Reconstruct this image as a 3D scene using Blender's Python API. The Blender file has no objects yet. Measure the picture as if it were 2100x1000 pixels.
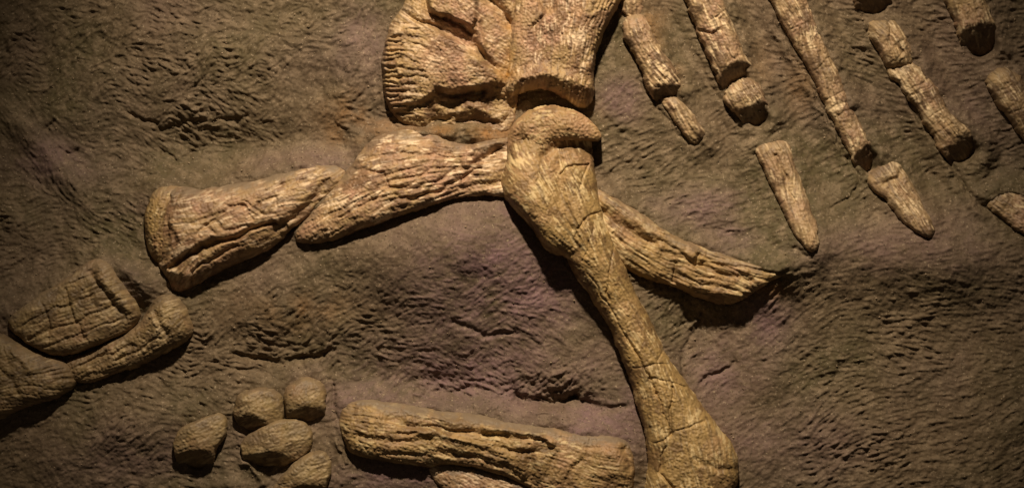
import bpy, math
import numpy as np
from mathutils import Vector

# units: plan coordinates are millimetres on the slab (x right, y down from the top left corner), h = millimetres out of it
W, H = 2100.0, 1000.0
sc = bpy.context.scene
C = sc.collection

# ------------------------------------------------------------------ camera
cam = bpy.data.cameras.new('camera')
cam.lens = 36.0 * 6.0 / 2.1
cam.sensor_width = 36.0
cam.clip_end = 100
co = bpy.data.objects.new('camera', cam)
C.objects.link(co)
co.location = (0, -6.0, 0)
co.rotation_euler = (math.radians(90), 0, 0)
sc.camera = co

# ------------------------------------------------------------------ gallery light
world = bpy.data.worlds.new('World')
sc.world = world
world.use_nodes = True
bg = world.node_tree.nodes['Background']
bg.inputs[0].default_value = (1.0, 0.80, 0.58, 1)
bg.inputs[1].default_value = 0.036


def spot(name, loc, target, energy, size_deg, blend, radius, col):
    l = bpy.data.lights.new(name, 'SPOT')
    l.energy = energy
    l.spot_size = math.radians(size_deg)
    l.spot_blend = blend
    l.shadow_soft_size = radius
    l.color = col
    o = bpy.data.objects.new(name, l)
    C.objects.link(o)
    o.location = loc
    d = Vector(target) - Vector(loc)
    o.rotation_euler = d.to_track_quat('-Z', 'Y').to_euler()
    return o


spot('gallery_spotlight', (0.0, -2.3, 2.65), (0.04, 0, 0.17), 880, 43, 1.0, 0.085, (1.0, 0.845, 0.64))

sc.view_settings.view_transform = 'Standard'
sc.view_settings.look = 'None'
sc.view_settings.exposure = 0.0
sc.view_settings.gamma = 1.0

# ------------------------------------------------------------------ numeric helpers
TAB = [np.random.default_rng(100 + i).random((256, 256)).astype(np.float32) for i in range(12)]


def vnoise(x, y, cell, seed=0):
    t = TAB[seed % 12]
    c, s = math.cos(.6 + seed), math.sin(.6 + seed)
    u = (x * c - y * s) / cell + 37.7 * seed
    v = (x * s + y * c) / cell + 11.3 * seed
    iu = np.floor(u).astype(np.int64)
    iv = np.floor(v).astype(np.int64)
    fu = (u - iu).astype(np.float32)
    fv = (v - iv).astype(np.float32)
    fu = fu * fu * (3 - 2 * fu)
    fv = fv * fv * (3 - 2 * fv)
    iu &= 255
    iv &= 255
    ju = (iu + 1) & 255
    jv = (iv + 1) & 255
    return ((t[iv, iu] * (1 - fu) + t[iv, ju] * fu) * (1 - fv) + (t[jv, iu] * (1 - fu) + t[jv, ju] * fu) * fv) * 2 - 1


def fbm(x, y, cell, seed=0, octs=4, gain=.5):
    a, r = 1.0, 0
    for i in range(octs):
        r = r + a * vnoise(x, y, cell / 2 ** i, seed + i)
        a *= gain
    return r


def lic(x, y, th, cell, L, seed, n=7):
    """noise drawn out along the local direction th: unit spread"""
    c, s = np.cos(th), np.sin(th)
    n = max(n, int(math.ceil(L / (.62 * cell))))
    r = 0
    for k in range(-n, n + 1):
        t = k / n * L
        w = 1 - .75 * abs(k) / n
        r = r + w * vnoise(x + c * t, y + s * t, cell, seed)
    return r / max(float(r.std()), 1e-6)


def sstep(a, b, x):
    t = np.clip((x - a) / (b - a), 0, 1)
    return t * t * (3 - 2 * t)


def chaikin(p, it=2):
    p = np.array(p, float)
    for _ in range(it):
        q = np.roll(p, -1, 0)
        p = np.stack([p * .75 + q * .25, p * .25 + q * .75], 1).reshape(-1, 2)
    return p


def seg_dist(x, y, pts, closed):
    n = len(pts)
    best = np.full(x.shape, 1e9, np.float32)
    for i in range(n if closed else n - 1):
        ax, ay = pts[i]
        bx, by = pts[(i + 1) % n]
        dx, dy = bx - ax, by - ay
        t = np.clip(((x - ax) * dx + (y - ay) * dy) / (dx * dx + dy * dy + 1e-9), 0, 1)
        best = np.minimum(best, (x - ax - t * dx) ** 2 + (y - ay - t * dy) ** 2)
    return np.sqrt(best)


def sdf(x, y, pts):
    """distance to the outline, positive inside"""
    d = seg_dist(x, y, pts, True)
    ins = np.zeros(x.shape, bool)
    n = len(pts)
    for i in range(n):
        ax, ay = pts[i]
        bx, by = pts[(i + 1) % n]
        if ay == by:
            continue
        ins ^= ((ay > y) != (by > y)) & (x < (bx - ax) * (y - ay) / (by - ay) + ax)
    return np.where(ins, d, -d)


def up2(a, shape):
    """bilinear resize"""
    ny, nx = shape
    v = np.linspace(0, a.shape[0] - 1, ny)
    u = np.linspace(0, a.shape[1] - 1, nx)
    i = np.clip(v.astype(int), 0, a.shape[0] - 2)
    j = np.clip(u.astype(int), 0, a.shape[1] - 2)
    fv = (v - i)[:, None]
    fu = (u - j)[None]
    return (a[i][:, j] * (1 - fu) + a[i][:, j + 1] * fu) * (1 - fv) + (a[i + 1][:, j] * (1 - fu) + a[i + 1][:, j + 1] * fu) * fv


def blur(a, n=1):
    for _ in range(n):
        p = np.pad(a, 1, mode='edge')
        a = (p[1:-1, :-2] + 2 * p[1:-1, 1:-1] + p[1:-1, 2:]) / 4
        p = np.pad(a, 1, mode='edge')
        a = (p[:-2, 1:-1] + 2 * p[1:-1, 1:-1] + p[2:, 1:-1]) / 4
    return a


def inflate(d, step):
    """round cross-sections from the outline: sqrt of twice the solution of lap(u) = -1 inside"""
    u = None
    for f, its in ((8, 900), (4, 260), (2, 120), (1, 50)):
        ny, nx = max(4, d.shape[0] // f), max(4, d.shape[1] // f)
        m = up2(d, (ny, nx)) > 0
        h2 = (step * f) ** 2
        u = np.zeros((ny, nx)) if u is None else up2(u, (ny, nx)) * m
        for _ in range(its):
            p = np.pad(u, 1)
            u = ((p[:-2, 1:-1] + p[2:, 1:-1] + p[1:-1, :-2] + p[1:-1, 2:] + h2) * .25) * m
    return np.sqrt(np.maximum(2 * u, 0))


def axis_angle(x, y, axis):
    """direction of a bone's grain from its axis polyline(s)"""
    if not isinstance(axis[0][0], (list, tuple)):
        axis = [axis]
    cs = sn = 0
    for ax in axis:
        for a, b in zip(ax[:-1], ax[1:]):
            th = math.atan2(b[1] - a[1], b[0] - a[0])
            d = seg_dist(x, y, [a, b], False)
            w = 1 / (d + 12) ** 2
            cs = cs + w * math.cos(2 * th)
            sn = sn + w * math.sin(2 * th)
    return np.arctan2(sn, cs) / 2


SWELL = ((900, 510, 230, 105, 56, -8), (1850, 520, 330, 90, 54, 3), (1600, 570, 120, 60, 20, -20), (900, 780, 330, 70, -26, 0), (300, 110, 300, 120, 16, -5),
         (250, 880, 240, 90, 18, -15), (1480, 690, 80, 110, -9, 20), (420, 300, 260, 50, -14, 0), (1850, 900, 300, 110, 12, 0), (1450, 420, 120, 60, 16, 20))


def macro(x, y):
    r = 0
    for cx_, cy_, rx, ry, a, rot in SWELL:
        c, s = math.cos(math.radians(rot)), math.sin(math.radians(rot))
        u = ((x - cx_) * c + (y - cy_) * s) / rx
        v = (-(x - cx_) * s + (y - cy_) * c) / ry
        r = r + a * np.exp(-(u * u + v * v))
    return r


def to_world(x, y, h):
    h = h + macro(x, y)
    return np.stack([(x - W / 2) / 1000, -h / 1000, (H / 2 - y) / 1000], -1)


def build_mesh(name, X, Y, Hh, keep, mat, attr, floor, tint=()):
    """grid of kept vertices, closed at the back by a skirt and a fan"""
    ny, nx = X.shape
    q = keep[:-1, :-1] & keep[1:, :-1] & keep[:-1, 1:] & keep[1:, 1:]
    jj, ii = np.nonzero(q)
    vid = jj * nx + ii
    quads = np.stack([vid, vid + nx, vid + nx + 1, vid + 1], 1)
    used = np.unique(quads)
    remap = np.full(ny * nx, -1, np.int64)
    remap[used] = np.arange(len(used))
    quads = remap[quads]
    V = to_world(X.ravel()[used], Y.ravel()[used], Hh.ravel()[used])
    e = np.concatenate([quads[:, [0, 1]], quads[:, [1, 2]], quads[:, [2, 3]], quads[:, [3, 0]]])
    key = np.sort(e, 1)
    key = key[:, 0] * (len(used) + 1) + key[:, 1]
    _, first, cnt = np.unique(key, return_index=True, return_counts=True)
    be = e[first[cnt == 1]]
    bv = np.unique(be)
    n0 = len(used)
    low = V[bv].copy()
    low[:, 1] = -floor / 1000
    lm = np.full(n0, -1, np.int64)
    lm[bv] = n0 + np.arange(len(bv))
    ctr = np.array([[V[:, 0].mean(), -floor / 1000, V[:, 2].mean()]])
    side = np.stack([be[:, 1], be[:, 0], lm[be[:, 0]], lm[be[:, 1]]], 1)
    fan = np.stack([lm[be[:, 1]], lm[be[:, 0]], np.full(len(be), n0 + len(bv))], 1)
    V = np.concatenate([V, low, ctr])
    loops = np.concatenate([quads.ravel(), side.ravel(), fan.ravel()])
    tot = np.concatenate([np.full(len(quads) + len(side), 4), np.full(len(fan), 3)])
    start = np.concatenate([[0], np.cumsum(tot)[:-1]])
    me = bpy.data.meshes.new(name)
    me.vertices.add(len(V))
    me.vertices.foreach_set('co', V.ravel().astype(np.float32))
    me.loops.add(len(loops))
    me.loops.foreach_set('vertex_index', loops.astype(np.int32))
    me.polygons.add(len(tot))
    me.polygons.foreach_set('loop_start', start.astype(np.int32))
    me.update(calc_edges=True)
    me.polygons.foreach_set('use_smooth', np.ones(len(tot), bool))
    for an, arrs in (('pigment', attr), ('tint', tint)):
        a = me.attributes.new(an, 'FLOAT_COLOR', 'POINT')
        col = np.zeros((len(V), 4), np.float32)
        col[:, 3] = 1
        for k, arr in enumerate(arrs):
            col[:n0, k] = arr.ravel()[used]
        a.data.foreach_set('color', col.ravel())
    me.materials.append(mat)
    me.validate()
    o = bpy.data.objects.new(name, me)
    C.objects.link(o)
    return o


# ------------------------------------------------------------------ materials
def nodes(name):
    m = bpy.data.materials.new(name)
    m.use_nodes = True
    nt = m.node_tree
    return m, nt, nt.nodes['Principled BSDF']


def mixc(nt, fac, a, b):
    n = nt.nodes.new('ShaderNodeMix')
    n.data_type = 'RGBA'
    for s, v in ((n.inputs[0], fac), (n.inputs[6], a), (n.inputs[7], b)):
        if hasattr(v, 'is_linked'):
            nt.links.new(v, s)
        else:
            s.default_value = v if isinstance(v, float) else (*v, 1)
    return n.outputs[2]


def ramp(nt, src, a, b):
    n = nt.nodes.new('ShaderNodeMapRange')
    n.inputs[1].default_value = a
    n.inputs[2].default_value = b
    nt.links.new(src, n.inputs[0])
    return n.outputs[0]


def tex(nt, scale, detail=4.0, rough=.6):
    tc = nt.nodes.new('ShaderNodeTexCoord')
    n = nt.nodes.new('ShaderNodeTexNoise')
    n.inputs['Scale'].default_value = scale
    n.inputs['Detail'].default_value = detail
    n.inputs['Roughness'].default_value = rough
    nt.links.new(tc.outputs['Object'], n.inputs['Vector'])
    return n.outputs['Fac']


def pigment(nt, name='pigment'):
    at = nt.nodes.new('ShaderNodeAttribute')
    at.attribute_name = name
    sp = nt.nodes.new('ShaderNodeSeparateColor')
    nt.links.new(at.outputs['Color'], sp.inputs[0])
    return sp.outputs


def finish(nt, bsdf, col, rough, spec, bump, scale):
    nt.links.new(col, bsdf.inputs['Base Color'])
    bsdf.inputs['Roughness'].default_value = rough
    bsdf.inputs['Specular IOR Level'].default_value = spec
    b = nt.nodes.new('ShaderNodeBump')
    b.inputs['Strength'].default_value = bump
    b.inputs['Distance'].default_value = .004
    nt.links.new(tex(nt, scale, 5.0, .7), b.inputs['Height'])
    nt.links.new(b.outputs[0], bsdf.inputs['Normal'])


ROCK = (.112, .075, .041)
ROCK2 = (.080, .060, .026)
PURPLE = (.185, .108, .108)


def rock_material():
    m, nt, b = nodes('rock_matrix')
    p = pigment(nt)
    c = mixc(nt, ramp(nt, tex(nt, 3.0), .4, .62), ROCK, ROCK2)
    c = mixc(nt, ramp(nt, tex(nt, 45.0, 5.0), .45, .8), c, (.21, .15, .09))
    c = mixc(nt, p[0], c, PURPLE)
    c = mixc(nt, p[1], c, (.27, .125, .035))
    c = mixc(nt, ramp(nt, tex(nt, 230.0, 2.0), .56, .74), c, (.055, .038, .02))
    c = mixc(nt, ramp(nt, tex(nt, 190.0, 2.0), .62, .76), c, (.30, .225, .145))
    finish(nt, b, c, .78, .3, .25, 150.0)
    return m


def bone_material(name, ochre, pink, pale, brown, dustcol=(.17, .122, .078)):
    m, nt, b = nodes(name)
    p = pigment(nt)
    t = pigment(nt, 'tint')
    c = mixc(nt, t[1], ochre, pink)
    c = mixc(nt, ramp(nt, tex(nt, 26.0, 5.0), .42, .7), c, tuple(v * .72 for v in ochre))
    c = mixc(nt, t[2], c, brown)
    c = mixc(nt, t[0], c, pale)
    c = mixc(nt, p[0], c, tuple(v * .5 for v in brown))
    c = mixc(nt, p[2], c, (.36, .17, .03))
    c = mixc(nt, p[1], c, dustcol)
    finish(nt, b, c, .6, .4, .22, 210.0)
    return m


M_ROCK = rock_material()
M_YEL = bone_material('ochre_bone', (.35, .225, .085), (.33, .19, .098), (.56, .415, .21), (.150, .085, .034))
M_TAN = bone_material('tan_bone', (.36, .235, .105), (.355, .20, .122), (.62, .455, .29), (.165, .088, .045))
M_RIB = bone_material('rib_bone', (.385, .262, .128), (.31, .182, .108), (.62, .46, .27), (.150, .088, .046))
M_DULL = bone_material('dull_bone', (.27, .185, .078), (.24, .145, .075), (.40, .29, .155), (.12, .075, .034))

# ------------------------------------------------------------------ bones
STEP = 1.5
FOOT = []          # outlines used to bed the rock around the bones


def bone(name, mat, out, axis, k=1.0, cap=60., base=0., grain=1.6, gran=1.0, strokes=(), steps=(), cuts=(), facets=(),
         pts=(), dust=.6, seed=1, lean=0., groove=.22, round_it=0, cutdark=.65, grow=2., basepts=(), pinkb=(), pinkw=.5, palew=.75, edge=2.0, bank=10., stain=(), floor=-40., label=None, category=None, group=None,
         parent=None, fibre=3.6, pig=.45, smooth=2, foot=True):
    P = chaikin(out, round_it or (2 if len(out) < 30 else 1))
    x0, y0 = P.min(0) - 9
    x1, y1 = P.max(0) + 9
    X, Y = np.meshgrid(np.arange(x0, x1, STEP), np.arange(y0, y1, STEP))
    sh = X.shape
    g3 = (max(4, sh[0] // 2), max(4, sh[1] // 2))
    xs, ys = np.meshgrid(np.linspace(X[0, 0], X[0, -1], g3[1]), np.linspace(Y[0, 0], Y[-1, 0], g3[0]))
    d = up2(sdf(xs, ys, P), sh)
    d = d + grow + edge * (.9 * fbm(X, Y, 75, seed + 7, 2) + .8 * fbm(X, Y, 26, seed, 3) + .5 * fbm(X, Y, 8, seed + 4, 2))
    S = inflate(d, STEP)
    S = blur(S, smooth)
    S = np.where(d > 0, S, 0)
    h = 1.25 * k * cap * 1.3 * np.tanh(S / (cap * 1.3))
    if pts:
        num = den = 0
        for px, py, f in pts:
            w = 1 / (((X - px) ** 2 + (Y - py) ** 2) + 400)
            num = num + w * f
            den = den + w
        h = h * num / den
    wx = X + 4 * fbm(X, Y, 30, seed + 3, 3) + 5 * fbm(X, Y, 70, seed + 5, 2)
    wy = Y + 4 * fbm(X, Y, 30, seed + 6, 3) + 5 * fbm(X, Y, 70, seed + 8, 2)
    inner = sstep(0, 9, d)
    for poly, amp, soft in steps:
        h = h + amp * sstep(-soft, soft, sdf(wx, wy, chaikin(poly, 2))) * inner
    for s in strokes:
        pl, sig, amp = s
        a = np.array(pl)
        m = 3 * sig + 12
        i0, i1 = np.searchsorted(X[0], [a[:, 0].min() - m, a[:, 0].max() + m])
        j0, j1 = np.searchsorted(Y[:, 0], [a[:, 1].min() - m, a[:, 1].max() + m])
        if i1 <= i0 or j1 <= j0:
            continue
        sl = (slice(j0, j1), slice(i0, i1))
        h[sl] += amp * np.exp(-(seg_dist(wx[sl], wy[sl], pl, False) / sig) ** 2) * np.minimum(inner[sl] + .35, 1)
    # fibrous grain, granular ends, worn patches: all real relief
    th = axis_angle(X, Y, axis) + .25 * fbm(X, Y, 60, seed + 2, 2)
    f1 = lic(X, Y, th, fibre, fibre * 9, seed + 1)
    f2 = lic(X, Y, th + .1, fibre * 2.4, fibre * 18, seed + 4)
    f3 = fbm(X, Y, 7, seed + 5, 2)
    worn = sstep(-.5, .7, fbm(X, Y, 55, seed + 7, 3))
    grain = grain * .62
    det = grain * (.5 + .8 * worn) * (.75 * np.minimum(f1, 1.1) + groove * 2 * sstep(-.4, .5, fbm(X, Y, 40, seed + 6, 2)) * np.where(f2 < 0, f2, .35 * f2))
    det = det + .75 * gran * (1.7 * np.abs(f3) - .8 + .7 * fbm(X, Y, 3.4, seed + 8, 2))
    det = det + grain * 1.3 * fbm(X, Y, 34, seed + 9, 3) + grain * 1.2 * (np.abs(fbm(X, Y, 19, seed + 2, 3)) - .4)
    h = h + det * sstep(0, 7, d)
    if basepts:
        num = den = 0
        for px, py, f in basepts:
            w = 1 / (((X - px) ** 2 + (Y - py) ** 2) + 300) ** 1.5
            num = num + w * f
            den = den + w
        h = h + num / den
    else:
        h = h + base
    for (px, py, ang, h0, sl) in facets:       # worn flat faces
        a = math.radians(ang)
        pf = h0 - sl * ((X - px) * math.cos(a) + (Y - py) * math.sin(a)) + .7 * det
        h = -3 * np.logaddexp(-h / 3, -pf / 3)
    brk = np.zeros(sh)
    for (ax, ay, bx, by, sl) in cuts:          # broken end: solid lies to the left of a -> b
        L = math.hypot(bx - ax, by - ay)
        dist = ((X - ax) * (by - ay) - (Y - ay) * (bx - ax)) / L
        dist = dist + 2.2 * fbm(X, Y, 14, seed + 3, 3)
        pf = sl * dist + 2.2 * fbm(X, Y, 9, seed, 3) + 4
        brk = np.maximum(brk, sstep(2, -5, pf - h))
        h = -3.5 * np.logaddexp(-h / 3.5, -pf / 3.5)
    h = np.where(d > 0, h, -14)
    keep = d > -2.6 * STEP
    gy, gx = np.gradient(blur(d, 6))
    upf = np.clip(gy, 0, 1.5) / 1.5            # faces the top of the slab
    pg = pig * sstep(.5, 1.7, lic(X, Y, th, fibre * 1.1, fibre * 7, seed + 10)) + .5 * pig * sstep(.25, .8, fbm(X, Y, 22, seed + 11, 3))
    pg = np.maximum(pg, cutdark * brk)      # broken end faces take a darker brown than the rest of the bone
    du = min(1, 1.3 * dust) * sstep(30, 2, d + 12 * fbm(X, Y, 20, seed + 2, 3)) * (.15 + .85 * sstep(.2, .8, upf))
    st = np.zeros(sh)
    for sx, sy, sr, sa in stain:
        st = np.maximum(st, sa * np.exp(-((X - sx) ** 2 + (Y - sy) ** 2) / sr ** 2) * (.7 + .5 * fbm(X, Y, 18, seed, 3)))
    pk = pinkw * np.ones(sh) if not pinkb else np.zeros(sh)
    for sx, sy, sr in pinkb:
        pk = np.maximum(pk, np.exp(-((X - sx) ** 2 + (Y - sy) ** 2) / sr ** 2))
    pk = np.clip(pk + .55 * fbm(X, Y, 45, seed + 1, 4), 0, 1)
    pl = palew * sstep(.35, 1.0, .5 * lic(X, Y, th, 2.8, 10, seed + 3) + .75 * fbm(X, Y, 30, seed + 8, 5, .62))
    br = .75 * sstep(.15, .6, fbm(X, Y, 34, seed + 5, 5, .66)) + .55 * sstep(.5, .95, fbm(X, Y, 6, seed + 9, 2)) + .4 * sstep(.9, 1.7, lic(X, Y, th, 3.0, 14, seed + 7))
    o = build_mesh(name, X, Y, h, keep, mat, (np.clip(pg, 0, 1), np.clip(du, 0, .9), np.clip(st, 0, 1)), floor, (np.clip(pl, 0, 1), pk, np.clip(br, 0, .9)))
    if foot:
        FOOT.append((P, bank, lean))
    if parent is not None:
        o.parent = parent
    else:
        o['label'] = label
        o['category'] = category
        if group:
            o['group'] = group
    if parent is not None and label:
        o['label'] = label
    return o


def thing(name, label, category, group=None):
    e = bpy.data.objects.new(name, None)
    e.empty_display_size = .05
    C.objects.link(e)
    e['label'] = label
    e['category'] = category
    if group:
        e['group'] = group
    return e


# --- hip: fan shaped plate
bone('hip_plate', M_TAN,
     [(862, -70), (840, 0), (815, 30), (797, 60), (787, 100), (781, 140), (784, 180), (791, 213), (806, 238), (830, 255), (862, 267),
      (890, 257), (922, 250), (948, 264), (985, 258), (1018, 274), (1046, 264), (1056, 235), (1060, 205), (1062, 180), (1064, 140), (1070, 90), (1075, 40), (1080, -70)],
     [[(790, 140), (1030, 160)], [(840, 0), (1020, 130)], [(800, 250), (1040, 240)]],
     k=.58, cap=60, base=5, pts=[(880, 250, .45), (1000, 245, .55), (930, 225, .6), (800, 225, .7), (850, 130, 1.0), (940, 150, 1.05), (950, 30, 1.0), (1020, 90, .9)], grain=.7, gran=1.9, groove=.1, pinkb=[(930, 120, 80), (960, 60, 80)], palew=.6, seed=2, dust=.35, smooth=6, bank=8, fibre=3.4,
     steps=[([(870, -60), (880, 20), (905, 40), (940, 48), (966, 62), (975, 40), (985, -60)], 20, 5),
            ([(780, 70), (850, 55), (900, 70), (950, 100), (1028, 152), (1030, 180), (960, 186), (900, 192), (860, 215), (780, 230)], 17, 7),
            ([(905, 200), (960, 205), (1000, 196), (1060, 200), (1050, 270), (880, 262), (890, 235)], -13, 12),
            ([(872, 50), (908, 52), (964, 76), (986, 106), (1026, 150), (1000, 140), (950, 100), (898, 66)], -15, 7)],
     strokes=[([(868, -10), (882, 28), (908, 46)], 7, -13), ([(915, 48), (940, 56), (964, 72)], 6, -15),
              ([(872, 54), (900, 64)], 5, -9), ([(978, 30), (980, 70), (992, 105)], 6, 9),
              ([(1000, 0), (1025, 22), (1042, 48)], 10, -28), ([(900, 192), (945, 198), (990, 194)], 7, -16),
              ([(930, 240), (900, 245), (880, 262)], 4, -8), ([(935, 248), (975, 246), (1010, 255)], 5, -7),
              ([(822, 22), (842, 38), (868, 58)], 5, -9), ([(940, 234), (966, 222), (990, 232)], 11, 12), ([(1010, 244), (1036, 236)], 14, 10), ([(862, 236), (885, 246)], 14, 6), ([(905, 226), (925, 240)], 9, 7)] +
             [([(784 + 3 * (i % 2) + .35 * (i - 6) ** 2, 80 + 9.8 * i), (812 + 7 * (i % 3) + .2 * (i - 6) ** 2, 84 + 9.4 * i)], 2.9, -6.5) for i in range(15)] +
             [([(800 + 6 * (i % 3), 50 + 15 * i), (850 + 9 * (i % 4), 58 + 15 * i)], 3.0, -3.2) for i in range(13)],
     stain=[(1040, 150, 22, .9), (1045, 110, 16, .6), (1050, 60, 14, .4)],
     label='wide fan shaped hip plate with fluted left rim at the top', category='bone')

# --- hip: stout strut whose lower lip hangs over the thigh bone
bone('hip_strut', M_TAN,
     [(1062, -70), (1050, 40), (1042, 90), (1036, 130), (1031, 170), (1036, 198), (1050, 203), (1066, 192), (1100, 182), (1130, 186), (1168, 208),
      (1193, 222), (1211, 216), (1218, 190), (1216, 150), (1222, 110), (1240, 60), (1262, 20), (1278, -10), (1306, -70)],
     [[(1290, -40), (1225, 90), (1212, 210)], [(1080, -40), (1060, 100), (1045, 190)], [(1150, 20), (1140, 180)]],
     k=1.0, cap=42, base=13, pts=[(1042, 60, .8), (1038, 130, .75), (1042, 185, .85), (1085, 100, .85), (1130, 60, .9), (1130, 165, 1.05), (1195, 100, 1.05), (1200, 190, 1.1), (1240, 20, 1.05)], grain=.4, gran=2.0, groove=.0, pinkb=[(1110, 90, 62), (1120, 20, 62)], seed=4, dust=.25, smooth=8, bank=5, fibre=3.6,
     steps=[([(1225, -60), (1185, 60), (1175, 150), (1215, 160), (1300, -20), (1310, -60)], 8, 8),
            ([(1082, -60), (1100, 20), (1128, 36), (1142, 0), (1148, -60)], -20, 8)],
     strokes=[([(1050, 186), (1075, 160), (1110, 152), (1150, 162), (1208, 176)], 15, 12),
              ([(1072, 196), (1105, 172), (1130, 172)], 9, -8), ([(1108, 90), (1120, 130), (1150, 140)], 26, -7),
              ([(1128, 30), (1098, 62)], 6, -7)] +
             [([(1236 - 7.5 * i, 30 + 4 * i), (1214 - 6.5 * i + .4 * i * i, 128)], 2.4, -4.2) for i in range(5)] +
             [([(1268 - 9 * i, -20), (1246 - 8 * i, 30)], 2.4, -4) for i in range(5)] +
             [([(1050 + 15 * i, 190 - 3.2 * min(i, 5) + 3.6 * max(0, i - 5)), (1060 + 14.2 * i, 166 - 2.4 * min(i, 5) + 2.4 * max(0, i - 5))], 2.3, -3.6) for i in range(11)],
     stain=[(1040, 150, 16, 1.0), (1046, 120, 12, .5), (1200, 180, 26, .12)],
     label='stout hip strut at the top edge with a thick rolled lower lip', category='bone')

# --- thigh bone
fem = thing('thigh_bone', 'long ochre thigh bone with cracked shaft running from centre to bottom edge', 'bone')
bone('shaft', M_YEL,
     [(1062, 262), (1080, 245), (1110, 232), (1150, 230), (1185, 240), (1205, 256), (1213, 290), (1213, 330), (1219, 370), (1227, 410), (1241, 450),
      (1263, 510), (1291, 580), (1321, 640), (1351, 700), (1386, 755), (1420, 810), (1460, 860), (1500, 905), (1514, 950), (1511, 985), (1500, 1010),
      (1498, 1070), (1320, 1070), (1327, 1000), (1331, 930), (1322, 880), (1306, 820), (1291, 770), (1268, 710), (1240, 650), (1202, 590), (1174, 552),
      (1160, 522), (1136, 521), (1112, 503), (1094, 470), (1068, 440), (1040, 413), (1028, 390), (1023, 366), (1032, 345), (1038, 320), (1040, 290), (1046, 268)],
     [[(1120, 240), (1150, 400), (1210, 520), (1290, 680), (1360, 820), (1400, 1000)], [(1060, 380), (1130, 500), (1200, 540)]],
     k=1.06, cap=68, base=8, grain=1.3, gran=1.3, seed=5, dust=.0, smooth=8, bank=3, fibre=4.2, pinkb=[(1080, 330, 100), (1150, 300, 70)],
     pts=[(1175, 305, .70), (1140, 370, .80), (1080, 420, .9), (1250, 560, 1.0), (1330, 720, .95), (1400, 900, .72), (1420, 1000, .72)],
     steps=[([(1028, 350), (1050, 330), (1100, 340), (1120, 400), (1140, 470), (1160, 520), (1100, 520)], 9, 12)],
     strokes=[([(1150, 360), (1178, 342), (1205, 338)], 2.2, -6), ([(1205, 338), (1190, 385)], 2.0, -5),
              ([(1180, 470), (1205, 445), (1240, 425)], 2.2, -6), ([(1180, 470), (1176, 490)], 2.0, -4),
              ([(1215, 460), (1190, 540)], 1.8, -3), ([(1258, 490), (1248, 560), (1252, 620)], 1.8, -4),
              ([(1282, 690), (1310, 735), (1332, 775), (1345, 800)], 2.6, -7), ([(1300, 752), (1340, 745), (1388, 740)], 2.0, -3.2),
              ([(1345, 738), (1362, 705)], 1.8, -4), ([(1332, 775), (1370, 778), (1402, 790)], 2.1, -4),
              ([(1378, 790), (1374, 840), (1370, 885)], 2.6, -6), ([(1340, 905), (1370, 885), (1440, 855)], 2.0, -3.4),
              ([(1345, 800), (1370, 885)], 1.8, -4), ([(1365, 905), (1352, 960), (1375, 990)], 4, -7),
              ([(1205, 560), (1240, 610), (1280, 690)], 1.8, -3), ([(1420, 930), (1470, 960), (1512, 960)], 6, -4),
              ([(1114, 330), (1134, 308), (1165, 300), (1206, 304)], 12, -14), ([(1150, 330), (1150, 420), (1180, 520)], 11, -9), ([(1200, 330), (1215, 440), (1260, 540)], 9, -3)],
     parent=fem)
bone('head_cap', M_YEL,
     [(1062, 247), (1080, 231), (1110, 222), (1150, 220), (1185, 232), (1212, 252), (1231, 275), (1228, 292), (1210, 291), (1185, 288), (1160, 288),
      (1132, 296), (1113, 311), (1104, 334), (1098, 370), (1075, 410), (1048, 405), (1036, 375), (1038, 340), (1042, 310), (1044, 285), (1050, 264)],
     [(1050, 330), (1090, 270), (1150, 250), (1220, 275)],
     k=.62, cap=60, basepts=[(1150, 270, 58), (1215, 278, 52), (1115, 300, 54), (1075, 262, 44), (1055, 300, 30), (1045, 345, -2), (1080, 345, 12), (1100, 336, 30), (1065, 385, -40), (1050, 400, -45), (1090, 380, -30)], grain=.6, gran=1.9, seed=6, dust=.0, smooth=10, bank=2, pig=.2, pinkw=.9, palew=.6,
     pts=[(1080, 260, 1.0), (1150, 255, 1.05), (1215, 278, .9), (1070, 335, .8), (1092, 350, .5)],
     parent=fem)

# --- spike shaped bone behind the thigh
bone('curved_spike_bone', M_YEL,
     [(1180, 370), (1215, 383), (1250, 398), (1290, 424), (1330, 450), (1370, 478), (1420, 500), (1470, 519), (1530, 538), (1580, 548), (1614, 556),
      (1590, 570), (1562, 583), (1535, 606), (1500, 622), (1470, 620), (1420, 603), (1370, 582), (1330, 571), (1290, 557), (1250, 530), (1200, 490)],
     [[(1200, 390), (1330, 470), (1440, 520), (1600, 556)], [(1230, 480), (1340, 540), (1500, 600)]],
     k=.62, cap=46, base=5, grain=2.6, gran=.9, seed=7, dust=.45, bank=13, fibre=4.0,
     steps=[([(1225, 390), (1290, 425), (1330, 452), (1420, 500), (1430, 535), (1380, 520), (1320, 492), (1260, 458), (1230, 440)], 7, 6)],
     strokes=[([(1232, 440), (1290, 470), (1330, 495)], 12, -13), ([(1432, 525), (1430, 545), (1480, 560), (1540, 578)], 5, -8),
              ([(1378, 535), (1378, 578)], 4, -6), ([(1330, 480), (1390, 520), (1430, 550)], 4, -5), ([(1440, 540), (1530, 552), (1600, 560)], 4, -4),
              ([(1400, 580), (1470, 600), (1520, 604)], 6, 4)],
     label='tapering curved bone pointing right from behind the thigh bone', category='bone')

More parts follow.
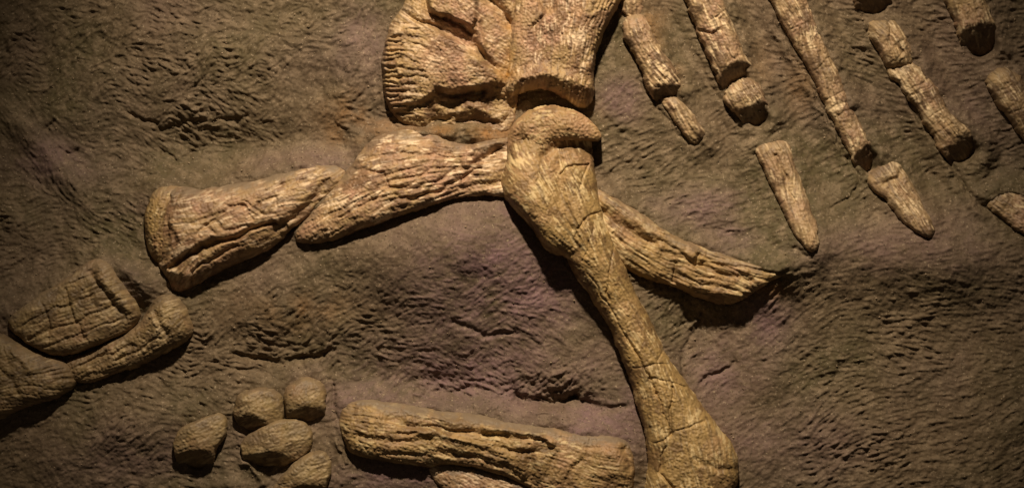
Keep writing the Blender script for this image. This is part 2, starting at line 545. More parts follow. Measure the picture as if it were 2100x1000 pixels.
# --- shin, two halves on the left
bone('long_bone_upper_half', M_TAN,
     [(610, 470), (640, 437), (668, 402), (698, 366), (728, 337), (745, 310), (768, 286), (808, 272), (850, 268), (892, 275), (930, 290), (965, 300),
      (1000, 288), (1030, 282), (1070, 290), (1090, 400), (1040, 404), (980, 397), (930, 402), (880, 420), (850, 428), (800, 445), (750, 466), (700, 484), (650, 497), (620, 497), (610, 488)],
     [[(620, 480), (760, 400), (900, 350), (1060, 340)], [(730, 340), (840, 300), (930, 310)]],
     k=.86, cap=66, base=4, grow=4, grain=2.3, gran=1.4, seed=8, dust=.5, palew=1.0, bank=11, groove=.45, fibre=4.2,
     pts=[(640, 470, .9), (760, 400, 1.05), (860, 340, 1.0), (960, 350, .75), (1040, 350, .6)],
     strokes=[([(700, 350), (750, 345), (790, 360), (800, 385)], 5, -6), ([(780, 392), (840, 380), (870, 378)], 4, -6),
              ([(840, 405), (900, 390), (950, 370), (990, 345)], 4, -9), ([(905, 400), (940, 385), (1030, 378)], 8, -8),
              ([(955, 340), (952, 318), (975, 300), (1030, 288)], 9, 10), ([(975, 335), (995, 322), (1025, 305)], 7, -15),
              ([(830, 320), (880, 320), (930, 322)], 4, -5), ([(630, 458), (690, 430), (760, 405)], 5, -3),
              ([(860, 285), (920, 312)], 6, -4), ([(820, 400), (870, 398), (930, 350)], 4, -5), ([(700, 440), (800, 395), (880, 352)], 3, -4)],
     label='upper piece of broken long bone, bark textured, joining the thigh bone', category='bone')

shin = thing('long_bone_lower_half', 'thick deeply cracked bone piece with knobbly left end, left of centre', 'bone')
bone('shaft', M_TAN,
     [(312, 480), (318, 425), (332, 395), (360, 382), (400, 386), (440, 386), (490, 378), (540, 365), (590, 351), (640, 340), (672, 334), (704, 338), (722, 354),
      (706, 382), (676, 402), (650, 428), (622, 456), (592, 472), (580, 490), (550, 510), (500, 535), (460, 551), (420, 572), (392, 591), (365, 601),
      (348, 592), (342, 570), (328, 545)],
     [[(330, 470), (480, 450), (680, 350)], [(350, 580), (430, 520), (580, 470)]],
     k=.96, cap=66, base=0, grain=1.6, gran=1.2, seed=9, dust=.7, bank=16, groove=.3, fibre=4.4,
     steps=[([(300, 390), (358, 395), (352, 440), (358, 490), (345, 540), (300, 540)], -12, 6),
            ([(360, 535), (420, 505), (480, 492), (540, 468), (580, 452), (600, 470), (540, 520), (380, 610), (330, 600)], -6, 4)],
     strokes=[([(374, 396), (360, 425), (354, 460), (366, 500), (354, 540)], 5, -6), ([(352, 548), (372, 532), (420, 503), (480, 490), (540, 465), (566, 456)], 5, -20),
              ([(396, 580), (400, 552), (420, 535), (450, 520), (490, 505)], 3.5, -9), ([(565, 472), (610, 440), (650, 405), (672, 380)], 9, -12),
              ([(415, 480), (445, 450), (470, 470), (520, 465)], 3.9, -5.2), ([(440, 450), (480, 420)], 4.5, -3.8), ([(470, 415), (500, 420), (520, 452)], 4.5, -4.5),
              ([(500, 420), (525, 440)], 3.6, -3.8), ([(538, 418), (575, 405), (578, 418)], 4.8, -6.0), ([(505, 412), (545, 440), (575, 436)], 3.6, -3.8),
              ([(430, 460), (450, 478)], 3.6, -3.8), ([(570, 380), (610, 372), (650, 365)], 4.5, -4.5), ([(400, 462), (440, 440), (465, 432)], 4.5, -3.8),
              ([(450, 505), (520, 480), (575, 462)], 6, 4), ([(360, 560), (390, 560)], 14, 8)],
     parent=shin)
bone('condyle', M_YEL,
     [(298, 470), (300, 420), (312, 392), (340, 378), (372, 380), (392, 388), (372, 400), (362, 425), (358, 460), (362, 500), (354, 532), (332, 550), (306, 515)],
     [(345, 385), (320, 430), (325, 530)],
     k=1.3, cap=60, base=2, grain=.7, gran=2.0, seed=10, dust=.4, bank=10,
     parent=shin)

# --- blocks at the far left
bone('ridged_bone_block', M_DULL,
     [(18, 662), (40, 640), (80, 610), (130, 580), (180, 548), (204, 530), (226, 540), (246, 565), (266, 590), (286, 622), (287, 650), (275, 668),
      (240, 686), (190, 706), (150, 721), (110, 723), (75, 710), (48, 690)],
     [(30, 670), (150, 620), (280, 580)],
     k=1.25, cap=26, base=4, grow=6, round_it=1, grain=1.8, gran=1.2, seed=11, dust=.5, bank=14, fibre=4.6,
     strokes=[([(212, 545), (238, 585), (268, 628), (282, 642)], 14, 9), ([(196, 556), (222, 598), (250, 640)], 6, -5), ([(138, 598), (160, 636), (176, 662), (182, 700)], 3.2, -4.5),
              ([(52, 668), (110, 640), (180, 606), (216, 580)], 2.8, -3.5), ([(70, 690), (150, 664), (240, 622)], 3.2, -4.5), ([(100, 708), (180, 682), (262, 650)], 2.8, -3.5),
              ([(92, 622), (108, 660), (112, 712)], 2.4, -2.5), ([(110, 606), (180, 566)], 2.6, -3)],
     label='blocky ridged bone slab lying in the left edge rock', category='bone')
bone('slender_bone_block', M_DULL,
     [(130, 748), (165, 735), (200, 720), (250, 695), (290, 670), (303, 650), (316, 622), (334, 607), (360, 612), (380, 636), (392, 665), (388, 690),
      (350, 712), (300, 737), (240, 757), (180, 777), (155, 772)],
     [(150, 760), (260, 710), (370, 650)],
     k=1.3, cap=30, base=3, grow=8, round_it=1, grain=2.0, gran=1.6, seed=12, dust=.3, bank=8, fibre=4.0,
     pts=[(350, 650, 1.2), (280, 700, .85), (180, 750, .7)],
     strokes=[([(325, 640), (330, 670), (345, 680)], 5, -6), ([(215, 735), (225, 720)], 4, -8), ([(170, 750), (280, 705)], 3.4, -6), ([(250, 735), (330, 690)], 3, -5)],
     label='narrow knob ended bone tucked under the ridged slab at left', category='bone')
bone('broad_bone_block', M_DULL,
     [(-90, 680), (0, 688), (22, 700), (60, 722), (100, 735), (138, 746), (156, 768), (151, 790), (120, 806), (60, 826), (0, 852), (-90, 890)],
     [(-60, 790), (60, 770), (150, 770)],
     k=1.15, cap=32, base=4, grow=7, grain=1.9, gran=1.4, seed=3, dust=.3, bank=8,
     strokes=[([(-10, 740), (30, 770), (40, 800)], 6, -5), ([(40, 720), (70, 760)], 8, 5)],
     label='broad worn bone end cut by the left picture edge', category='bone')

# --- wrist or ankle pebbles
G5 = 'small ankle bones'
for lab, kk, sd, out, cut in (
        ('angular ankle bone lying leftmost and apart from the other four', 1.15, 1,
         [(366, 906), (374, 885), (400, 870), (435, 856), (456, 850), (463, 866), (459, 892), (446, 906), (434, 926), (430, 952), (421, 968), (400, 971), (385, 966), (371, 942)], (372, 926, 440, 912, 1.5)),
        ('squarish ankle bone in the upper row, left of its rounder neighbour', 1.0, 2,
         [(489, 822), (500, 808), (530, 801), (560, 803), (573, 815), (576, 840), (573, 862), (555, 873), (530, 881), (508, 886), (498, 866), (489, 846)], None),
        ('rounded ankle bone topmost right in the cluster of small bones', 1.05, 3,
         [(589, 802), (605, 786), (630, 778), (655, 785), (663, 810), (660, 836), (656, 862), (640, 871), (610, 870), (594, 852), (589, 826)], None),
        ('oval ankle bone in the middle of the small bone cluster', 1.0, 4,
         [(504, 906), (530, 886), (560, 871), (590, 865), (620, 872), (636, 890), (633, 913), (615, 931), (580, 947), (550, 966), (530, 963), (514, 946), (504, 926)], None),
        ('ankle bone at the bottom edge, lowest of the small bone cluster', 1.0, 6,
         [(556, 1015), (590, 972), (620, 942), (650, 928), (668, 935), (673, 960), (666, 986), (656, 1022), (600, 1044), (556, 1044)], None)):
    c = np.mean(np.array(out), 0)
    bone('ankle_bone', M_DULL, out, [(c[0] - 40, c[1] + 18), (c[0] + 40, c[1] - 18)], k=kk * 1.45, cap=40, base=2, round_it=2, grain=.9, gran=1.7, seed=sd, dust=.35,
         grow=9, facets=[(c[0], c[1] + 6 + 3 * (sd % 3), 80 + 14 * (sd % 3), 44, 1.3), (c[0] - 8, c[1], 200 - 22 * (sd % 4), 48, .45), (c[0], c[1] - 8, 290 + 9 * sd, 46, .28), (c[0] + 12, c[1], 10 + 8 * sd, 46, .6)], bank=7, label=lab, category='bone', group=G5, pig=.3)

# --- lower shin and the splint under it
bone('flat_long_bone', M_YEL,
     [(694, 848), (704, 824), (760, 817), (830, 826), (900, 840), (960, 847), (1020, 856), (1100, 871), (1180, 886), (1250, 891), (1285, 900), (1300, 930),
      (1301, 970), (1290, 1050), (1150, 1050), (1100, 1002), (1040, 975), (960, 952), (900, 948), (880, 957), (830, 950), (770, 940), (716, 930), (700, 892)],
     [(700, 870), (860, 890), (1000, 915), (1300, 960)],
     k=.78, cap=48, base=4, grain=1.7, gran=1.6, groove=.2, seed=13, dust=.95, bank=12, fibre=4.4,
     pts=[(740, 880, 1.05), (900, 890, .95), (1100, 930, .9), (1250, 960, 1.0)],
     strokes=[([(800, 852), (860, 868), (960, 880), (1040, 890)], 6, -8), ([(830, 838), (900, 850), (960, 866)], 5, 5), ([(990, 870), (1060, 882), (1130, 900)], 6, 8),
              ([(990, 884), (1060, 898), (1120, 905)], 6.0, -4.9), ([(740, 890), (820, 898), (880, 902)], 6.0, -4.9), ([(790, 925), (880, 930)], 4.8, -4.2), ([(880, 895), (882, 950)], 4.8, -4.9),
              ([(1020, 912), (1070, 928), (1130, 918)], 7, -8), ([(1090, 940), (1098, 985)], 10, -10), ([(1140, 925), (1120, 975)], 4.8, -4.9), ([(1195, 940), (1150, 985)], 4.8, -4.2),
              ([(1262, 922), (1266, 962)], 28, 13), ([(1215, 905), (1205, 950)], 12, -6), ([(1284, 912), (1290, 950)], 9, -12), ([(900, 925), (980, 940), (1080, 975)], 7, -7), ([(860, 884), (990, 905), (1060, 925)], 8, 5),
              ([(820, 880), (855, 882)], 3.6, -4.9), ([(905, 882), (960, 892), (1020, 905)], 3.6, -3.5)],
     label='flattened streaky long bone lying along the bottom edge', category='bone')
bone('splint_bone', M_TAN,
     [(880, 950), (900, 944), (950, 952), (1010, 966), (1062, 984), (1112, 1003), (1155, 1050), (960, 1050), (905, 992), (884, 972)],
     [(885, 955), (1000, 985), (1120, 1030)],
     k=.5, cap=34, base=2, grain=1.6, gran=1.4, seed=9, dust=.9, bank=6,
     label='thin splint of bone just beneath the flattened long bone', category='bone')

# --- ribs
GR = 'ribs fanning down from the top edge'
GT = 'loose rib tips'


def rib(label, frags, bank=15, k=1.1, base=5):
    e = thing('rib', label, 'rib', GR)
    for i, f in enumerate(frags):
        kw = dict(k=1.18 * k, cap=24, base=base, grain=2.4, gran=1.4, dust=.25, bank=bank, fibre=3.8, smooth=2, lean=.62, grow=4, groove=.45, edge=4.2, palew=.9)
        kw.update(f)
        ax = np.array(kw['axis'], float)
        dv = ax[-1] - ax[0]
        nv = np.array([-dv[1], dv[0]]) / np.hypot(*dv)
        rg = np.random.default_rng(kw['seed'] + 7 * len(label))
        ns = int(np.hypot(*dv) / 38) + 1
        ex = []
        for q in range(ns):                    # transverse breaks and hollows
            c = ax[0] + dv * rg.uniform(.05, .95)
            a, b = rg.uniform(-34, 5), rg.uniform(8, 34)
            ex.append(([tuple(c + nv * a - dv / np.hypot(*dv) * rg.uniform(-8, 8)), tuple(c + nv * b)], rg.choice([2.0, 2.6]), -rg.uniform(.8, 2.2)))
        kw['strokes'] = list(kw.get('strokes', [])) + ex
        bone('fragment', M_RIB, kw.pop('out'), kw.pop('axis'), parent=e, **kw)
    return e


def tip(label, **f):
    kw = dict(k=1.15, cap=26, base=3, grain=2.2, gran=1.2, dust=.3, bank=8, fibre=3.8, lean=.5, grow=2, groove=.3, edge=2.4)
    kw.update(f)
    bone('rib_tip', M_RIB, kw.pop('out'), kw.pop('axis'), label=label, category='rib', group=GT, **kw)


rib('short rib nearest the hip, in two pieces', [
    dict(out=[(1268, -70), (1312, -70), (1319, 0), (1314, 30), (1300, 40), (1284, 34), (1274, 10)], axis=[(1290, -60), (1298, 40)], seed=2, k=.8),
    dict(out=[(1280, 62), (1288, 40), (1306, 34), (1326, 44), (1346, 80), (1366, 120), (1386, 160), (1400, 190), (1394, 214), (1366, 222), (1344, 200), (1324, 162), (1300, 116), (1284, 84)],
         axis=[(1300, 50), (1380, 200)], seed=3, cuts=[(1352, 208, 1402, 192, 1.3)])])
tip('slim rib tip just below the short rib nearest the hip', out=[(1352, 200), (1384, 196), (1405, 214), (1426, 245), (1444, 270), (1450, 290), (1434, 302), (1410, 287), (1390, 256), (1368, 226)],
    axis=[(1370, 205), (1440, 290)], seed=4, k=.8, cuts=[(1420, 304, 1452, 278, 1.25)], strokes=[([(1390, 212), (1436, 280)], 6, 3)])
rib('second rib from the hip, snapped near its blunt dark end', [
    dict(out=[(1388, -70), (1462, -70), (1476, 0), (1489, 30), (1502, 70), (1522, 115), (1540, 146), (1546, 168), (1520, 182), (1492, 198), (1478, 176), (1463, 140), (1444, 90), (1424, 50), (1404, 0)],
         axis=[(1430, -40), (1520, 170)], seed=5, cuts=[(1482, 186, 1500, 166, 1.6), (1495, 172, 1542, 148, 1.3)][1:], strokes=[([(1430, 62), (1460, 72), (1482, 62)], 4, -7), ([(1478, 40), (1490, 75)], 3, -4)]),
    dict(out=[(1486, 196), (1508, 172), (1540, 158), (1560, 182), (1574, 216), (1590, 244), (1574, 268), (1546, 272), (1518, 246), (1500, 220)],
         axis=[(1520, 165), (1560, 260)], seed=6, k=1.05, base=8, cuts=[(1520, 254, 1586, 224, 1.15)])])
tip('long pointed rib tip standing alone below the second rib', out=[(1546, 306), (1575, 292), (1605, 289), (1619, 300), (1626, 330), (1641, 370), (1661, 430), (1673, 480), (1674, 506), (1657, 517), (1636, 496), (1610, 450), (1590, 400), (1570, 350), (1554, 325)],
    axis=[(1585, 295), (1660, 510)], seed=7, k=1.0, strokes=[([(1588, 320), (1600, 350), (1612, 370)], 5, -8), ([(1606, 372), (1622, 420)], 3, -4)])
rib('longest unbroken rib, third from the hip, with dark blunt end', [
    dict(out=[(1552, -70), (1630, -70), (1656, 10), (1676, 60), (1701, 120), (1731, 190), (1757, 250), (1784, 290), (1808, 316), (1812, 346), (1796, 368), (1766, 366), (1744, 320), (1719, 270), (1689, 200), (1659, 140), (1624, 80), (1588, 20)],
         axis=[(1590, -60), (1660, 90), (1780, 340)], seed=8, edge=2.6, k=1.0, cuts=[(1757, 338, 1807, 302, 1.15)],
         strokes=[([(1640, 60), (1660, 110)], 4, -4), ([(1650, 20), (1690, 110)], 4, -3)])])
tip('stubby wedge rib tip with hollow top below the longest rib', out=[(1777, 372), (1800, 345), (1830, 331), (1849, 345), (1866, 375), (1886, 415), (1904, 450), (1910, 476), (1896, 488), (1865, 471), (1840, 446), (1815, 406), (1793, 390)],
    axis=[(1815, 350), (1895, 480)], seed=9, k=.95, strokes=[([(1808, 376), (1835, 372), (1845, 352)], 6, -7)])
rib('rib broken into three pieces, fourth from the hip', [
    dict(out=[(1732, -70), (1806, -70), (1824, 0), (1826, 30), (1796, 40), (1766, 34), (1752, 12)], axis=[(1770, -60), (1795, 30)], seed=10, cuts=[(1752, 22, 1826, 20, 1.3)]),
    dict(out=[(1777, 62), (1790, 43), (1820, 42), (1845, 58), (1863, 85), (1872, 118), (1866, 134), (1840, 142), (1818, 136), (1803, 106)], axis=[(1800, 50), (1850, 135)], seed=11,
         strokes=[([(1818, 46), (1826, 80), (1846, 110)], 5, -6)]),
    dict(out=[(1821, 140), (1848, 136), (1872, 130), (1892, 142), (1906, 170), (1931, 205), (1956, 240), (1982, 265), (2006, 284), (2018, 314), (1998, 340), (1960, 346), (1938, 325), (1913, 280), (1883, 225), (1848, 177)],
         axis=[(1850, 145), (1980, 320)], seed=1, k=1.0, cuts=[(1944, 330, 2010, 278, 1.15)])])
rib('blunt rib end near the top right corner', [
    dict(out=[(1925, -70), (1998, -70), (2018, 0), (2036, 50), (2058, 90), (2052, 118), (2012, 134), (1984, 120), (1973, 86), (1958, 50), (1942, 0)], axis=[(1965, -60), (2015, 100)], seed=3, k=1.1, base=8,
         cuts=[(1960, 100, 2052, 74, 1.1)])])
rib('rib entering at the right edge below the top corner', [
    dict(out=[(2020, 168), (2036, 148), (2062, 142), (2086, 160), (2112, 200), (2180, 310), (2190, 400), (2150, 365), (2102, 292), (2075, 250), (2045, 204)], axis=[(2045, 160), (2150, 330)], seed=5, bank=10)])
rib('half buried rib end at the right edge, lowest of the ribs', [
    dict(out=[(2020, 412), (2044, 392), (2075, 386), (2110, 400), (2190, 440), (2190, 540), (2102, 484), (2060, 452), (2032, 432)], axis=[(2030, 400), (2170, 480)], seed=7, k=.72, base=0, bank=14, dust=.5)])

# ------------------------------------------------------------------ the rock the bones lie in
inx = np.arange(-70, 2171, 2.0)
iny = np.arange(-70, 1071, 2.0)
out = np.cumsum(np.geomspace(3, 60, 26))
gx = np.concatenate([-70 - out[::-1], inx, 2170 + out])
gy = np.concatenate([-70 - out[::-1], iny, 1070 + out])
X, Y = np.meshgrid(gx, gy)
infr = sstep(0, 60, np.minimum(np.minimum(X + 130, 2230 - X), np.minimum(Y + 130, 1130 - Y)))

# direction, strength and criss-cross of the wrinkling: x, y, angle (deg), strength, criss-cross (deg)
CT = [(60, 60, -20, 1.1, 40), (250, 60, -25, 1.0, 45), (430, 60, -30, 1.0, 45), (620, 70, -25, 1.1, 40), (730, 60, -50, .8, 30), (420, 250, 0, 1.5, 45), (520, 230, -20, 1.4, 42), (250, 180, -35, 1.1, 40), (340, 170, -20, 1.2, 45), (300, 300, 0, 1.3, 40), (600, 280, -10, .9, 40), (540, 150, -20, 1.1, 45), (150, 150, -25, 1.1, 35),
      (640, 190, -45, .7, 40), (50, 270, 50, .6, 10), (120, 350, 52, .6, 10), (190, 440, 15, 1.1, 20), (60, 440, -10, 1.2, 20), (100, 540, -18, 1.3, 18), (220, 480, 5, 1.2, 20),
      (30, 620, -20, .8, 20), (250, 880, -28, .9, 28), (80, 940, -20, .6, 20), (250, 970, -15, .8, 25), (480, 640, -35, .7, 30), (540, 720, -12, 1.7, 30), (640, 700, -30, 1.3, 30), (400, 790, 0, 1.4, 25),
      (620, 560, -22, .35, 25), (760, 500, -20, .35, 25), (900, 500, -15, .3, 25), (830, 560, -20, .35, 25), (700, 620, -20, .5, 25), (1000, 480, -15, .35, 25), (1000, 600, -20, .6, 25), (850, 660, -25, .6, 30), (760, 740, -20, .9, 40), (900, 790, -10, 1.5, 45), (1060, 720, 0, .9, 40),
      (1150, 790, -10, 1.6, 45), (1200, 700, 0, .6, 30), (1270, 860, 0, .4, 20), (1300, 300, -38, .9, 12), (1270, 200, -25, .5, 25), (1420, 420, -12, .8, 15), (1380, 340, -30, .8, 15), (1540, 480, -15, .9, 18),
      (1360, 90, -20, .4, 20), (1480, 300, -40, .7, 20), (1520, 60, 10, 1.3, 10), (1560, 140, 12, 1.2, 10), (1610, 230, -38, 1.0, 12), (1580, 30, 30, .5, 15), (1700, 400, -30, .8, 20), (1690, 260, -35, .8, 15),
      (1700, 30, 12, 1.2, 10), (1740, 130, 15, 1.2, 10), (1790, 240, 8, 1.2, 12), (1830, 300, -15, .9, 15), (1860, 350, -30, .6, 20), (1900, 90, -5, 1.0, 12), (1960, 180, -12, 1.2, 14), (2050, 60, -10, 1.0, 15), (2020, 250, -10, 1.2, 14),
      (1990, 400, -20, .6, 20), (1700, 520, -10, .35, 20), (1850, 530, -5, .4, 10), (1980, 540, -3, .6, 8), (1560, 640, -48, 1.0, 14), (1650, 620, -32, 1.1, 16), (1760, 650, -10, 1.3, 16), (1900, 680, -3, 1.4, 14), (2050, 650, 0, 1.2, 14),
      (1780, 780, -8, 1.3, 18), (1930, 820, -12, 1.4, 20), (2070, 800, -20, 1.3, 20), (1680, 870, -38, 1.2, 16), (1800, 930, -20, 1.3, 16), (1950, 960, -15, 1.3, 18), (2080, 940, -38, 1.2, 14), (1570, 800, -20, .6, 30), (1560, 920, -35, .8, 25),
      (1400, 640, -60, 1.2, 30), (1450, 760, -30, .8, 40), (680, 960, -40, .6, 30), (450, 950, -20, .6, 30), (760, 980, 0, .4, 20)]
cs = sn = am = ji = ws = 0
for x, y, a, s, j in CT:
    w = 1 / ((X - x) ** 2 + (Y - y) ** 2 + 900) ** 1.5
    t = math.radians(a) * 2
    cs = cs + w * math.cos(t)
    sn = sn + w * math.sin(t)
    am = am + w * s
    ji = ji + w * j
    ws = ws + w
am = (am / ws) ** 1.4
ji = np.radians(ji / ws) * (1 - .5 * sstep(1250, 1450, X))
th = np.arctan2(sn, cs) / 2
th = th + ji * np.tanh(3.0 * fbm(X, Y, 46, 3, 2)) + .12 * fbm(X, Y, 90, 5, 2)
w1 = lic(X, Y, th, 4.6, 14, 1, 6)
w2 = lic(X, Y, th + .3, 3.2, 8, 4, 5)
wr = .8 * w1 + .4 * np.abs(w1) - .3 + .4 * w2
am = am * (.6 + .65 * sstep(-.5, .7, fbm(X, Y, 110, 7, 4)))

h = 12 * fbm(X, Y, 330, 2, 3) + 5.5 * fbm(X, Y, 85, 6, 3)


def blob(x, y, rx, ry, a, rot=0):
    c, s = math.cos(math.radians(rot)), math.sin(math.radians(rot))
    u = ((X - x) * c + (Y - y) * s) / rx
    v = (-(X - x) * s + (Y - y) * c) / ry
    return a * np.exp(-(u * u + v * v))


for b in ((560, 620, 170, 80, 12, -15), 
          (270, 590, 55, 52, 22, 40), (300, 600, 60, 40, 20, 45), (430, 990, 60, 22, 14), (60, 280, 110, 22, 12, 40), (150, 390, 90, 24, 9, 50), (400, 130, 260, 60, 10, -8), (480, 290, 200, 40, -10, 0),
          (820, 900, 120, 60, 0), (560, 725, 110, 40, -16, 5), (900, 800, 130, 30, -12, 0), (1150, 815, 80, 24, -22, 12), (1150, 770, 120, 40, 10, 5), (800, 985, 130, 30, 6), (1290, 880, 30, 80, 8), (1440, 680, 60, 60, -12),
          (1300, 660, 60, 70, -8), (700, 860, 24, 90, 8), (1200, 480, 60, 60, -6), (650, 160, 120, 70, 8), (100, 120, 120, 80, -8), (200, 900, 200, 60, 8, -20)):
    h = h + blob(*b)
# troughs running between the ribs
WX = X + 6 * fbm(X, Y, 24, 4, 3)
WY = Y + 6 * fbm(X, Y, 24, 8, 3)
CREASE = (([(1340, -40), (1400, 130), (1470, 260)], 34, -12), ([(1520, -40), (1600, 150), (1690, 330)], 40, -14), ([(1690, -40), (1760, 120), (1900, 360)], 36, -14), ([(1860, -40), (1950, 140), (2040, 320)], 40, -12),
                  ([(1590, 40), (1650, 150), (1720, 290), (1762, 370)], 4, -5), ([(1578, 44), (1640, 150), (1710, 290)], 5, 4), ([(1822, 118), (1870, 210), (1930, 310), (1968, 372), (2018, 430), (2110, 492)], 5, -8),
                  ([(1808, 118), (1856, 210), (1916, 310), (1956, 380), (2010, 445)], 7, 5), ([(1428, 110), (1470, 190), (1520, 262)], 5, -5), ([(1310, 160), (1350, 220), (1410, 300)], 4, -5),
                  ([(1752, 380), (1740, 410), (1700, 425)], 3, -5), ([(1620, 512), (1655, 520)], 3, -6), ([(1540, 560), (1520, 610)], 5, -4),
                  ([(1440, 640), (1405, 720), (1400, 780)], 5, -6), ([(1510, 740), (1480, 760), (1440, 790)], 4, -6),
                  ([(480, 720), (520, 735), (580, 745), (640, 735), (680, 720)], 6, -10), ([(440, 740), (500, 760), (560, 768)], 5, -6), ([(690, 740), (684, 780), (690, 860)], 4, -5),
                  ([(850, 815), (900, 806), (960, 800)], 7, -9), ([(1058, 812), (1090, 824), (1130, 828), (1180, 815)], 9, -20), ([(1180, 820), (1240, 840), (1280, 838)], 6, -8), ([(930, 660), (1010, 690), (1060, 680)], 5, -5),
                  ([(500, 950), (520, 960), (545, 985)], 9, 10), ([(690, 905), (700, 925), (715, 950)], 5, 6), ([(260, 235), (330, 262), (420, 250), (500, 245)], 5, -6), ([(330, 310), (360, 330), (420, 300)], 5, -6),
                  ([(95, 262), (110, 250)], 5, -8), ([(135, 310), (160, 305)], 5, -8), ([(730, 90), (720, 160), (690, 230)], 30, 8))


def crease(fine):
    for pl, sg, a in CREASE:
        if (sg < 12) != fine:
            continue
        q = np.array(pl)
        m = 3 * sg + 14
        i0, i1 = np.searchsorted(gx, [q[:, 0].min() - m, q[:, 0].max() + m])
        j0, j1 = np.searchsorted(gy, [q[:, 1].min() - m, q[:, 1].max() + m])
        sl = (slice(j0, j1), slice(i0, i1))
        h[sl] += a * np.exp(-(seg_dist(WX[sl], WY[sl], pl, False) / sg) ** 2)


crease(False)
# bedding round each bone, worked out on a coarse grid
cx, cy = np.meshgrid(np.arange(-140, 2241, 4.0), np.arange(-140, 1141, 4.0))
dist = np.full(cx.shape, -400.0)
bk = np.zeros(cx.shape)
lx = np.zeros(cx.shape)
bw = np.full(cx.shape, 1e-9)
for P, b, ln in FOOT:
    a0, a1 = np.searchsorted(cx[0], [P[:, 0].min() - 70, P[:, 0].max() + 70])
    b0, b1 = np.searchsorted(cy[:, 0], [P[:, 1].min() - 70, P[:, 1].max() + 70])
    sl = (slice(b0, b1), slice(a0, a1))
    d = sdf(cx[sl], cy[sl], P)
    dist[sl] = np.maximum(dist[sl], d)
    w = np.exp(np.clip(d, -90, 0) / 8)
    bk[sl] += w * b
    lx[sl] += w * ln
    bw[sl] += w
gyy, gxx = np.gradient(blur(np.maximum(dist, -80), 3), 4.0)
lx = lx / bw
upc = np.clip(gyy * np.sqrt(1 - lx ** 2) - gxx * lx, -1, 1)
bank = bk / bw


def sample(a):
    u = np.clip((X + 140) / 4, 0, cx.shape[1] - 1.001)
    v = np.clip((Y + 140) / 4, 0, cx.shape[0] - 1.001)
    i, j = v.astype(int), u.astype(int)
    fv, fu = v - i, u - j
    return (a[i, j] * (1 - fu) + a[i, j + 1] * fu) * (1 - fv) + (a[i + 1, j] * (1 - fu) + a[i + 1, j + 1] * fu) * fv


D = sample(dist)
U = sample(upc)
B = sample(bank)
Do = np.maximum(-D, 0)
near = np.exp(-(Do / 32) ** 2)
upm = sstep(.1, .8, U)
dnm = sstep(.1, .8, -U)
rough = blob(960, 285, 110, 22, 1) + blob(745, 255, 60, 40, .6) + blob(1030, 300, 40, 40, .6) + blob(1150, 790, 120, 40, .9) + blob(560, 735, 130, 40, .8) + blob(900, 800, 120, 30, .7) + blob(1440, 680, 60, 60, .5)
h = h + rough * (5 * np.abs(fbm(X, Y, 22, 2, 4)) + 3 * fbm(X, Y, 9, 5, 2) - 2)
bed = 1.35 * B * (1 + .4 * fbm(X, Y, 40, 8, 4)) * (upm + .75 * (1 - upm - dnm) + .1) + 2 * dnm            # height of the rock where it meets the bone
keepm = .92 * np.exp(-(Do / 30) ** 2) * infr
h = h * (1 - keepm) + bed * np.exp(-(Do / 32) ** 2) * infr
am = am * (1 - .6 * np.exp(-(Do / 26) ** 2) * upm)
am = am * (1 - .28 * sstep(1380, 1600, X) * sstep(480, 640, Y))
h = h + 1.3 * am * wr + .55 * fbm(X, Y, 4.2, 7, 2) + (.5 + .6 * am) * (1.5 * fbm(X, Y, 9, 9, 3)) + 1.2 * am * fbm(X, Y, 26, 1, 3)
crease(True)
h = h + blob(930, 272, 110, 18, 26) * (1 + .5 * fbm(X, Y, 24, 3, 3)) + blob(660, 400, 40, 30, 12, -50) + blob(285, 575, 75, 46, 24, 45)
h = np.where(D > 0, h - 40 * sstep(5, 22, D), h)

pur = 0
for b in ((1010, 590, 180, 150, 1.0), (950, 760, 260, 90, .8), (1270, 205, 50, 40, .8), (1450, 425, 110, 46, .6), (1570, 655, 60, 60, .7), (1230, 860, 120, 60, .8), (1480, 760, 100, 80, .6), (760, 820, 130, 60, .7), (1300, 830, 60, 60, .6),
          (1060, 450, 60, 60, .6), (820, 970, 160, 40, .7), (90, 330, 120, 50, .45), (420, 430, 160, 30, .4), (1500, 480, 60, 40, .6), (1850, 520, 260, 60, .35), (740, 60, 60, 90, .35), (280, 590, 70, 70, .35), (1600, 900, 160, 90, .35),
          (1140, 600, 40, 90, .9), (640, 330, 120, 30, .4), (2000, 230, 80, 80, .25), (250, 940, 240, 60, .3)):
    pur = np.maximum(pur, blob(*b))
pur = pur * (.8 + .3 * fbm(X, Y, 60, 5, 6, .65) + .1 * w1) + .12 * fbm(X, Y, 140, 9, 3)
ora = 0
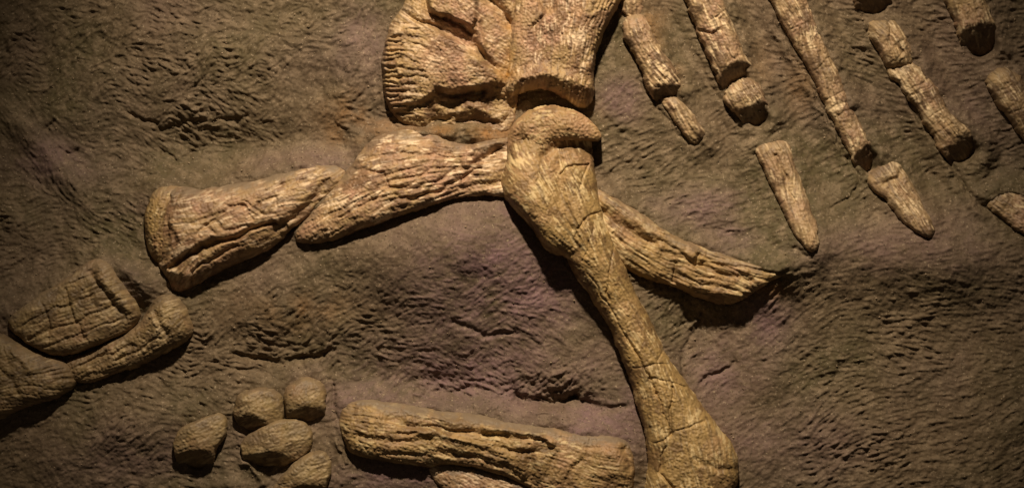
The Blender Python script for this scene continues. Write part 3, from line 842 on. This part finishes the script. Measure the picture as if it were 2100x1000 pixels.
for b in ((740, 250, 60, 50, .55), (1330, 60, 40, 60, .25), (1640, 180, 30, 60, .14), (1560, 130, 30, 50, .1), (1380, 150, 20, 60, .2), (1580, 590, 40, 20, .25), (620, 640, 120, 40, .2), (1000, 275, 70, 20, .55), (900, 272, 80, 16, .4)):
    ora = np.maximum(ora, blob(*b))
ora = ora * (.7 + .8 * fbm(X, Y, 40, 3, 4))
rock = build_mesh('rock_wall', X, Y, h, np.ones(X.shape, bool), M_ROCK, (np.clip(pur, 0, 1), np.clip(ora, 0, 1), np.zeros(X.shape)), -160)
rock['kind'] = 'structure'
rock['label'] = 'wrinkled brown and purple rock face holding the bones'

# ------------------------------------------------------------------ loose grit caught on the slab
rg = np.random.default_rng(5)
gv, gf = [], []
oct_v = np.array([(1, 0, 0), (-1, 0, 0), (0, 1, 0), (0, -1, 0), (0, 0, 1), (0, 0, -1)], float)
oct_f = [(0, 2, 4), (2, 1, 4), (1, 3, 4), (3, 0, 4), (2, 0, 5), (1, 2, 5), (3, 1, 5), (0, 3, 5)]
while len(gv) < 1100:
    x, y = rg.uniform(-60, 2160), rg.uniform(-60, 1060)
    i, j = np.searchsorted(gy, y), np.searchsorted(gx, x)
    if D[i, j] > -3 or rg.random() > .35 + .65 * math.exp(D[i, j] / 25):
        continue
    r = rg.uniform(.9, 1.7) if rg.random() < .85 else rg.uniform(1.7, 3.0)
    v = oct_v * rg.uniform(.6, 1.2, (6, 1)) * r
    p = to_world(np.array(x), np.array(y), np.array(h[i, j] + .3 * r))
    gv.append(v / 1000 + p)
    n = 6 * (len(gv) - 1)
    gf += [tuple(n + k for k in f) for f in oct_f]
gm = bpy.data.meshes.new('grit')
gm.from_pydata(np.concatenate(gv).tolist(), [], gf)
m, nt, b = nodes('pale_grit')
finish(nt, b, mixc(nt, ramp(nt, tex(nt, 80.0), .35, .65), (.16, .11, .065), (.34, .25, .16)), .7, .35, .2, 300.0)
gm.materials.append(m)
go = bpy.data.objects.new('grit', gm)
C.objects.link(go)
go['kind'] = 'stuff'
go['label'] = 'pale crumbs of grit scattered over the rock face'
go['category'] = 'grit'
